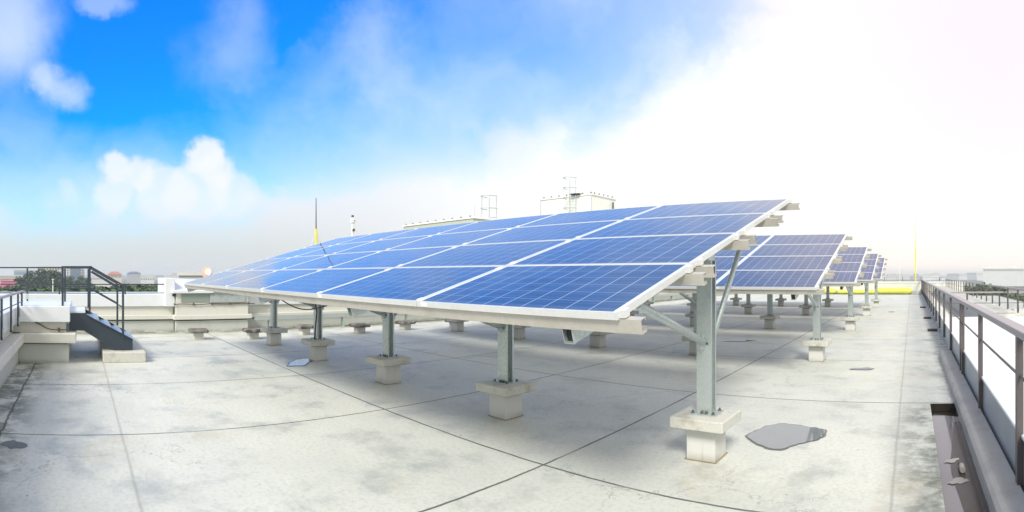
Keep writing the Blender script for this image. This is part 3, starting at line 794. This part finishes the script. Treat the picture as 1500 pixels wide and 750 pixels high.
# pedestals
ped = empty('concrete_pedestal')
m_ = MB(); m_.box(-.132, .132, -.132, .132, 0, .262, bev=.004); pier = m_.build('pier', M['pier'], ped)
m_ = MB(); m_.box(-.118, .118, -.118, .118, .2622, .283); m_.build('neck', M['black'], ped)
m_ = MB(); m_.box(-.245, .245, -.245, .245, .283, .380, bev=.010); m_.build('cap_slab', M['cap'], ped)
m_ = MB(); m_.add([(-.15, -.15, .004), (.15, -.15, .004), (.15, .15, .004), (-.15, .15, .004)], [(0, 1, 2, 3)]); m_.build('rust_stain', material('rusty grout', (.30, .24, .15), .8), ped)
tb = kids()
ords = ['first', 'second', 'third', 'fourth', 'fifth']
for r in range(5):
    for c in range(5):
        p = ped if (r, c) == (0, 0) else copy_tree(ped, tb)
        p.location = ((-BAY * c) if c < 4 else -9.50, PITCH * r, 0); p.rotation_euler = (0, 0, R(random.uniform(-2, 2)))
        row = ['nearest', 'second', 'third', 'fourth', 'farthest'][r]
        if (r, c) == (0, 0): lb = 'large foreground concrete pedestal under the right-end post of the nearest array'
        else: lb = 'concrete pedestal under the %s array, %s from its right end' % (row, ords[c])
        tag(p, lb, 'pedestal', 'concrete pedestals under the arrays')

# low spare pedestals with blackened caps near the back wall
lp = empty('low_pedestal')
m_ = MB(); m_.box(-.12, .12, -.12, .12, 0, .17, bev=.004); m_.build('pier', M['pier'], lp)
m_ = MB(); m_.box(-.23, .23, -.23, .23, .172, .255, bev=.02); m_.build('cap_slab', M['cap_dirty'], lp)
tb = kids()
lows = [(-11.0, -1.42, 'pale-capped low pedestal standing alone left of the nearest array', 0), (-10.7, -.10, 'low pedestal just left of the fifth array post', 1),
        (-11.1, 1.48, 'low brown-capped pedestal between the fourth and fifth array posts', 2), (-10.7, 2.95, 'low pedestal with blackened cap seen left of the third array post', 3),
        (-10.75, 4.5, 'low black-capped pedestal seen right of the third array post', 4), (-10.3, 6.0, 'low pedestal seen between third and second array posts near the back', 5),
        (-10.7, 8.1, 'low pedestal deep under the arrays, seventh along the back wall', 6), (-10.7, 10.2, 'low pedestal deep under the arrays, eighth along the back wall', 7)]
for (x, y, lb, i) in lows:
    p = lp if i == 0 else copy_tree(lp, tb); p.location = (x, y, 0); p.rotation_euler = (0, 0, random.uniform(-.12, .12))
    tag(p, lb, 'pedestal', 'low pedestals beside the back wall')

# ------------------------------------------------------------------ roof structures behind the arrays
def at(x, d): 
    a = R(43.28) - (x - 750) / F
    return CAM.x - math.sin(a) * d, CAM.y + math.cos(a) * d

def cage(root, x, y, z0, z1, w=.75, side=-1):
    """ladder with a safety cage: two stringers, rungs and hoops, standing at y in front of the wall"""
    m_ = MB()
    m_.tube([(x - .25, y, z0), (x - .25, y, z1)], .022, 6); m_.tube([(x + .25, y, z0), (x + .25, y, z1)], .022, 6); m_.build('rail', M['galv'], root)
    z = z0 + .3
    while z < z1 - .8:
        m_ = MB(); m_.tube([(x - .25, y, z), (x + .25, y, z)], .013, 6); m_.build('rung', M['galv'], root); z += .35
    z = z1 - 6 * .62
    while z <= z1 + .01:
        m_ = MB(); m_.tube([(x + .38 * math.cos(a), y - .05 - .7 * math.sin(a), z) for a in [math.pi * k / 8 for k in range(9)]], .022, 6); m_.build('hoop', M['galv'], root); z += .62
    for k in (2, 4, 6):
        a = math.pi * k / 8
        m_ = MB(); m_.tube([(x + .38 * math.cos(a), y - .05 - .7 * math.sin(a), z0 + 1.2), (x + .38 * math.cos(a), y - .05 - .7 * math.sin(a), z1)], .012, 6); m_.build('cage_bar', M['galv'], root)

# tall white block: near corner at bearing of x = 867, d = 32
cx, cy = at(867, 32.0)
t_ = empty('plant_room', (cx, cy, 0)); tag(t_, 'tall cream rooftop plant room with a parapet of little lights behind the arrays', 'roof building')
TOPZ = 6.40
m_ = MB(); m_.box(-4.05, 0, 0, 2.7, -.2, TOPZ); m_.build('wall', M['cream_block'], t_)
m_ = MB(); m_.box(-4.1, .05, -.05, 2.75, TOPZ + .002, TOPZ + .10, bev=.01); m_.build('coping', M['cream_block'], t_)
for x in (-4.0, 0): 
    m_ = MB(); m_.tube([(x, -.06, 0), (x, -.06, TOPZ + .1)], .03, 6); m_.build('downpipe', M['galv'], t_)
for i in range(7):
    m_ = MB(); m_.box(-3.9 + .62 * i, -3.84 + .62 * i, .1, .16, TOPZ + .1, TOPZ + .22); m_.build('clip', M['bolt'], t_)
for i in range(5):
    m_ = MB(); m_.box(-.06, 0.0, .3 + .5 * i, .36 + .5 * i, TOPZ + .1, TOPZ + .2); m_.build('clip', M['bolt'], t_)
for (x, y) in ((-4.0, .1), (-.02, .1), (-.02, 2.6)):
    m_ = MB(); m_.tube([(x, y, TOPZ + .1), (x, y, TOPZ + .85)], .018, 6, r2=.008); m_.build('lightning_spike', M['galv'], t_)
m_ = MB(); m_.box(-1.5, -.8, -.25, .5, TOPZ + .11, TOPZ + .16); m_.build('access_hatch', M['black'], t_)
m_ = MB(); m_.tube([(.12, 2.2, TOPZ - .2), (.12, 2.2, TOPZ - 1.3)], .06, 8); m_.build('siren', M['bolt'], t_)
lad = empty('cage_ladder', (cx - 1.35, cy - .15, 0)); tag(lad, 'caged ladder on the front of the tall cream plant room', 'ladder', 'caged access ladders')
cage(lad, 0, 0, 0.0, 7.5)

cx, cy = at(693, 25.0)
t_ = empty('plant_room', (cx, cy, 0)); tag(t_, 'low pale green rooftop block behind the upper edge of the nearest array', 'roof building')
m_ = MB(); m_.box(-5.7, 0, 0, 4.0, -.2, 4.24); m_.build('wall', M['greenwall'], t_)
m_ = MB(); m_.box(-5.75, .05, -.05, 4.05, 4.242, 4.33, bev=.01); m_.build('coping', M['cream_block'], t_)
for i in range(9):
    m_ = MB(); m_.box(-5.6 + .66 * i, -5.54 + .66 * i, .05, .11, 4.33, 4.40); m_.build('clip', M['bolt'], t_)
for x in (-5.3, -.1):
    m_ = MB(); m_.tube([(x, .2, 4.33), (x, .2, 4.95)], .016, 6, r2=.008); m_.build('lightning_spike', M['galv'], t_)
lx, ly = at(722, 27.0)
lad = empty('cage_ladder', (lx, ly, 0)); tag(lad, 'caged ladder rising above the low pale green block', 'ladder', 'caged access ladders')
cage(lad, 0, 0, 0, 5.55)
m_ = MB(); m_.box(-.9, .7, -.5, .3, 4.28, 4.34); m_.build('step_plate', M['black'], lad)
rf2 = MB(); rf2.box(-24.4, -13.45, -1.5, 40.4, -.2, -.01); struct('adjoining_roof', rf2, M['floor'])

# masts
mx, my = at(463, 16.5)
t_ = empty('lightning_mast', (mx, my, 0)); tag(t_, 'slim lightning mast with yellow foot and dark tip, held by guy wires', 'mast')
m_ = MB(); m_.tube([(0, 0, 1.0), (0, 0, 3.02)], .035, 10); m_.build('yellow_pole', M['yellow'], t_)
m_ = MB(); m_.tube([(0, 0, 3.0), (0, 0, 3.98)], .020, 8, r2=.012); m_.build('dark_tip', M['brown'], t_)
for (gx, gy) in ((-.75, -.2), (.3, .7), (.2, -.75), (-.5, .6)):
    m_ = MB(); m_.tube([(0, 0, 2.95), (gx, gy, 1.06)], .005, 5); m_.build('guy_wire', M['galv'], t_)
mx, my = at(516.5, 17.0)
t_ = empty('sensor_mast', (mx, my, 0)); tag(t_, 'white sensor pole with a round head, right of the lightning mast', 'mast')
m_ = MB(); m_.tube([(0, 0, 1.0), (0, 0, 2.95)], .035, 10); m_.build('pole', M['white'], t_)
m_ = MB(); m_.tube([(0, 0, 2.95), (0, 0, 3.0), (0, 0, 3.06), (0, 0, 3.2), (0, 0, 3.24)], .045, 12); m_.build('sensor_body', M['white'], t_)
m_ = MB()
for z, r_ in (): pass
m_.tube([(0, 0, 3.24), (0, 0, 3.30)], .06, 12, r2=.10); m_.tube([(0, 0, 3.30), (0, 0, 3.42)], .10, 12, r2=.05); m_.build('lamp_head', M['white'], t_, smooth=True)
m_ = MB(); m_.box(-.03, .03, -.03, .03, 3.42, 3.50); m_.build('cap', M['bolt'], t_)
m_ = MB(); m_.box(.03, .11, -.03, .03, 2.98, 3.06); m_.build('bracket', M['bolt'], t_)
mx, my = at(303, 40)
t_ = empty('round_sign', (mx, my, GZ)); tag(t_, 'round orange and white sign standing beyond the roof at the left tip of the array', 'sign')
m_ = MB(); m_.tube([(0, 0, 0), (0, 0, 15.2)], .12, 8); m_.build('pole', M['white'], t_)
fx = Vector((CAM.x - mx, CAM.y - my, 0)).normalized()
m_ = MB(); m_.tube([Vector((0, 0, 15.75)) - fx * .1, Vector((0, 0, 15.75)) + fx * .1], .42, 20); m_.build('disc', M['orange'], t_)
m_ = MB(); m_.tube([Vector((.08, .08, 15.78)) + fx * .1, Vector((.08, .08, 15.78)) + fx * .16], .27, 20); m_.build('inner_disc', M['white'], t_)

# ------------------------------------------------------------------ town and trees
def facade(name, color, rough=.8):
    return material(name, color, rough, build=grimy(.15, (color[0] * .6, color[1] * .6, color[2] * .6), .3, .0, 2.0))
FM = {'white': facade('white facade', (.66, .67, .66)), 'grey': facade('grey facade', (.36, .38, .41)), 'pink': facade('pink facade', (.75, .16, .30)),
      'brick': facade('orange roof', (.42, .17, .12)), 'blue': facade('blue band', (.22, .36, .50)), 'cream': facade('cream facade', (.60, .57, .50)), 'slate': facade('dark slate', (.07, .12, .19))}
M['pane'] = material('dark window', (.03, .04, .05), .1)

def house(px0, px1, d, ztop, mat, lab, floors=0, cols=0, roof=None, roofmat='brick', depth=18, name='building', band=None, cat='building'):
    grp = 'hazy skyline buildings' if 'far right horizon' in lab else 'tiny skyline buildings' if lab.startswith('tiny') else None
    ax, ay = at((px0 + px1) / 2, d); wd = (px1 - px0) / F * d
    t_ = empty(name, (ax, ay, GZ), R(43.28) - ((px0 + px1) / 2 - 750) / F); tag(t_, lab, cat, grp)
    H = ztop - GZ
    m_ = MB(); m_.box(-wd / 2, wd / 2, 0, depth, 0, H); m_.build('wall', FM[mat], t_)
    if roof == 'hip':
        m_ = MB(); o_ = .8; rh = max(3.0, wd * .10)
        m_.add([(-wd / 2 - o_, -o_, H), (wd / 2 + o_, -o_, H), (wd / 2 + o_, depth + o_, H), (-wd / 2 - o_, depth + o_, H), (-wd / 4, depth / 2, H + rh), (wd / 4, depth / 2, H + rh)],
               [(0, 3, 2, 1), (0, 1, 5, 4), (1, 2, 5), (2, 3, 4, 5), (3, 0, 4)]); m_.build('roof', FM[roofmat], t_)
    else:
        m_ = MB(); m_.box(-wd / 2 - .3, wd / 2 + .3, -.3, depth + .3, H + .01, H + .7); m_.build('roof', FM['cream' if mat != 'white' else 'white'], t_)
    if band:
        z0, z1, bm_ = band
        m_ = MB(); m_.box(-wd / 2 + .5, wd / 2 - .5, -.35, -.01, z0 - GZ, z1 - GZ); m_.build('facade_band', FM[bm_], t_)
    if floors:
        me = MB(); ww = wd / cols * .45; hh = 1.5; me.box(-ww / 2, ww / 2, -.08, -.01, 0, hh); me = me.mesh('window', M['pane'])
        for fl in range(floors):
            for c in range(cols):
                q = link('window', me, t_); q.location = (-wd / 2 + wd * (c + .5) / cols, 0, H - 3.0 - 3.3 * fl)
    return t_

house(33, 62, 420, .4, 'white', 'long white apartment block with rows of dark windows beyond the trees', 2, 12)
house(20, 56, 520, 5.6, 'white', 'long white block with a blue glazed band under its roof', 0, 0, band=(1.6, 4.6, 'blue'))
house(55, 92, 600, 10, 'cream', 'pale cream apartment block partly hidden by the dark trees', 3, 9)
house(-14, 27, 345, .2, 'white', 'white low building behind the pink signboard at the left edge', 1, 8)
house(1, 23, 320, -1.2, 'pink', 'bright pink shop front at the far left edge', 0, 0, depth=6, band=(-2.2, -1.7, 'white'))
tw = house(97, 124, 700, 9, 'white', 'pale tower block with a dark glazed crown', 4, 6)
house(103, 117, 694.0, 10.8, 'slate', 'dark slate crown block above the pale tower', 0, 0, depth=10, band=(11, 11.5, 'blue'))
house(158, 178, 520, 1.5, 'cream', 'long building with an orange pitched roof above the treeline', 1, 10, roof='hip')
house(186, 206, 800, 3.0, 'grey', 'low grey hall with a pitched roof on the skyline', 0, 0, roof='hip', roofmat='slate')
house(132, 158, 560, -.8, 'white', 'flat white warehouse left of the orange-roofed building', 1, 9)
house(206, 226, 600, -1.6, 'white', 'small white shed roofs among the trees by the back railing', 1, 6)
house(262, 300, 90, 1.6 - .2, 'white', 'white rooftop hut behind the left tip of the array', 0, 0, depth=6)
rng = random.Random(3)
i = 0
for x in range(1285, 1500, 13):
    i += 1
    house(x + rng.uniform(-3, 3), x + rng.uniform(8, 16), rng.uniform(1300, 1700), rng.uniform(-2, 7), rng.choice(['white', 'cream', 'grey', 'white']),
          'hazy low building on the far right horizon', 2, 6)
i = 0
for x in (215, 228, 240, 252, 268):
    house(x, x + 11, 1500, rng.uniform(-1, 5), rng.choice(['white', 'cream', 'grey']), 'tiny pale building on the horizon between the left trees and the wall bay', 2, 5); i += 1
house(1440, 1500, 700, 9, 'white', 'long white warehouse on the right edge of the horizon', 1, 14, roof='hip', roofmat='cream')


def leaves_mat(name, c1, c2):
    def f(t, b):
        p = pos(t)
        a = t.noise(p, .5, 4, .6).outputs[0]
        e = t.noise(p, 3.0, 3, .6).outputs[0]
        c = t.mix(t.ss(a, .35, .65), (*c1, 1), (*c2, 1))
        c = t.mix(t.ss(e, .5, .8, 0, .5), c, (c2[0] * 1.5, c2[1] * 1.4, c2[2] * 1.1, 1))
        t.put(b, 'Base Color', c)
    return material(name, c1, .7, build=f)
LM = [leaves_mat('dark leaves', (.018, .042, .020), (.035, .080, .028)), leaves_mat('mid leaves', (.030, .062, .020), (.060, .110, .030)), leaves_mat('fresh leaves', (.045, .085, .020), (.085, .140, .03))]
M['bark'] = material('bark', (.12, .09, .07), .9)


def tree_meshes(seed, H, lm):
    r = random.Random(seed)
    tr = MB(); tr.tube([(0, 0, 0), (.1, 0, H * .3), (0, .1, H * .6)], .25, 7, r2=.1)
    for k in range(5):
        a = r.uniform(0, 6.28); tr.tube([(0, 0, H * (.3 + .05 * k)), (math.cos(a) * H * .13, math.sin(a) * H * .13, H * (.5 + .05 * k)), (math.cos(a) * H * .22, math.sin(a) * H * .22, H * (.62 + .05 * k))], .09, 5, r2=.03)
    cr = MB()
    clumps = []
    for k in range(22):
        a = r.uniform(0, 6.28); q = H * .30 * math.sqrt(r.random()); z = H * r.uniform(.42, .88)
        q *= 1 - max(0, (z / H - .6)) * 1.3
        clumps.append((q * math.cos(a), q * math.sin(a), z, H * r.uniform(.09, .15)))
    for (x, y, z, s_) in clumps:
        for k in range(70):
            v = Vector((r.gauss(0, 1), r.gauss(0, 1), r.gauss(0, .8))).normalized() * s_ * (r.random() ** .4)
            c = Vector((x, y, z)) + v
            n_ = Vector((r.uniform(-1, 1), r.uniform(-1, 1), r.uniform(-.2, 1))).normalized()
            u = n_.orthogonal().normalized(); w_ = n_.cross(u); l = H * r.uniform(.022, .042)
            cr.add([c - u * l, c - w_ * l * .6, c + u * l, c + w_ * l * .6], [(0, 1, 2, 3)])
    return tr.mesh('trunk', M['bark']), cr.mesh('crown', lm)
TM = [tree_meshes(11 + i, 10, LM[i % 3]) for i in range(6)]
kinds = ['dark green tree', 'mid green bushy tree', 'fresh green tree', 'dark green tree', 'mid green bushy tree', 'fresh green tree']
def tree(px, d, s, k, grp, lab):
    x, y = at(px, d)
    t_ = empty('tree', (x, y, GZ), rng.uniform(0, 6.28)); t_.scale = (s * 1.45, s * 1.45, s); tag(t_, lab, 'tree', grp)
    link('trunk', TM[k][0], t_); link('crown', TM[k][1], t_)
# left belt: nearest row just beyond the wall, farther rows behind
for (n_, d0, d1, s0, s1, xs, xe, wh) in ((30, 75, 100, 1.25, 1.42, -20, 262, 'in the nearest row beyond the left parapet'), (34, 130, 180, 1.12, 1.3, -20, 262, 'in the middle row beyond the left parapet'), (34, 230, 300, .95, 1.15, -10, 262, 'in the far row beyond the left parapet')):
    for i in range(n_):
        k = rng.randrange(6) if d0 < 200 else rng.choice((0, 3, 1))
        tree(xs + (xe - xs) * (i + rng.uniform(.1, .9)) / n_, rng.uniform(d0, d1), rng.uniform(s0, s1), k, 'trees beyond the left parapet, %s %s' % (kinds[k], wh), '%s %s' % (kinds[k], wh))
for i, (px, d, s) in enumerate(((44, 260, 1.75), (58, 265, 1.85), (70, 262, 2.0), (82, 258, 1.9), (52, 250, 1.6), (108, 300, 1.6), (122, 290, 1.5))):
    tree(px, d, s, (0, 3)[i % 2], 'tall dark trees standing above the left tree belt', 'tall dark tree standing above the left tree belt')
for i, (px, d, s) in enumerate(((1424, 150, 1.35), (1431, 155, 1.2), (1453, 140, 1.3), (1460, 150, 1.25), (1448, 150, 1.0), (1482, 130, 1.05), (1490, 120, 1.1), (1498, 125, 1.15), (1474, 135, .95), (1466, 170, 1.1), (1440, 180, 1.0), (1412, 190, 1.0))):
    tree(px, d, s, (1, 2, 4)[i % 3], 'trees beyond the right railings, %s' % kinds[(1, 2, 4)[i % 3]], '%s beyond the outer right railing' % kinds[(1, 2, 4)[i % 3]])
# street lamp by the trees on the left
x, y = at(77.5, 70)
t_ = empty('street_lamp', (x, y, GZ)); tag(t_, 'tall white street lamp post against the dark trees at left', 'street lamp')
m_ = MB(); m_.tube([(0, 0, 0), (0, 0, 14.9)], .10, 8, r2=.07); m_.build('pole', M['white'], t_)
m_ = MB(); m_.box(-.7, .2, -.15, .15, 14.9, 15.0); m_.build('lamp_head', M['white'], t_)

# air: even thin haze round everything
HAZE = True
if HAZE:
    hb = MB(); hb.box(-2500, 2500, -2500, 2500, GZ - 1, 16)
    hm = bpy.data.materials.new('haze air'); hm.use_nodes = True
    t = NT(hm.node_tree); t.n.clear()
    o_ = t.new('ShaderNodeOutputMaterial'); v = t.new('ShaderNodeVolumePrincipled', {'Color': (.9, .93, .96, 1), 'Density': .0005, 'Anisotropy': .2})
    t.l.new(v.outputs[0], o_.inputs['Volume'])
    h_ = hb.build('haze', hm); h_['kind'] = 'stuff'
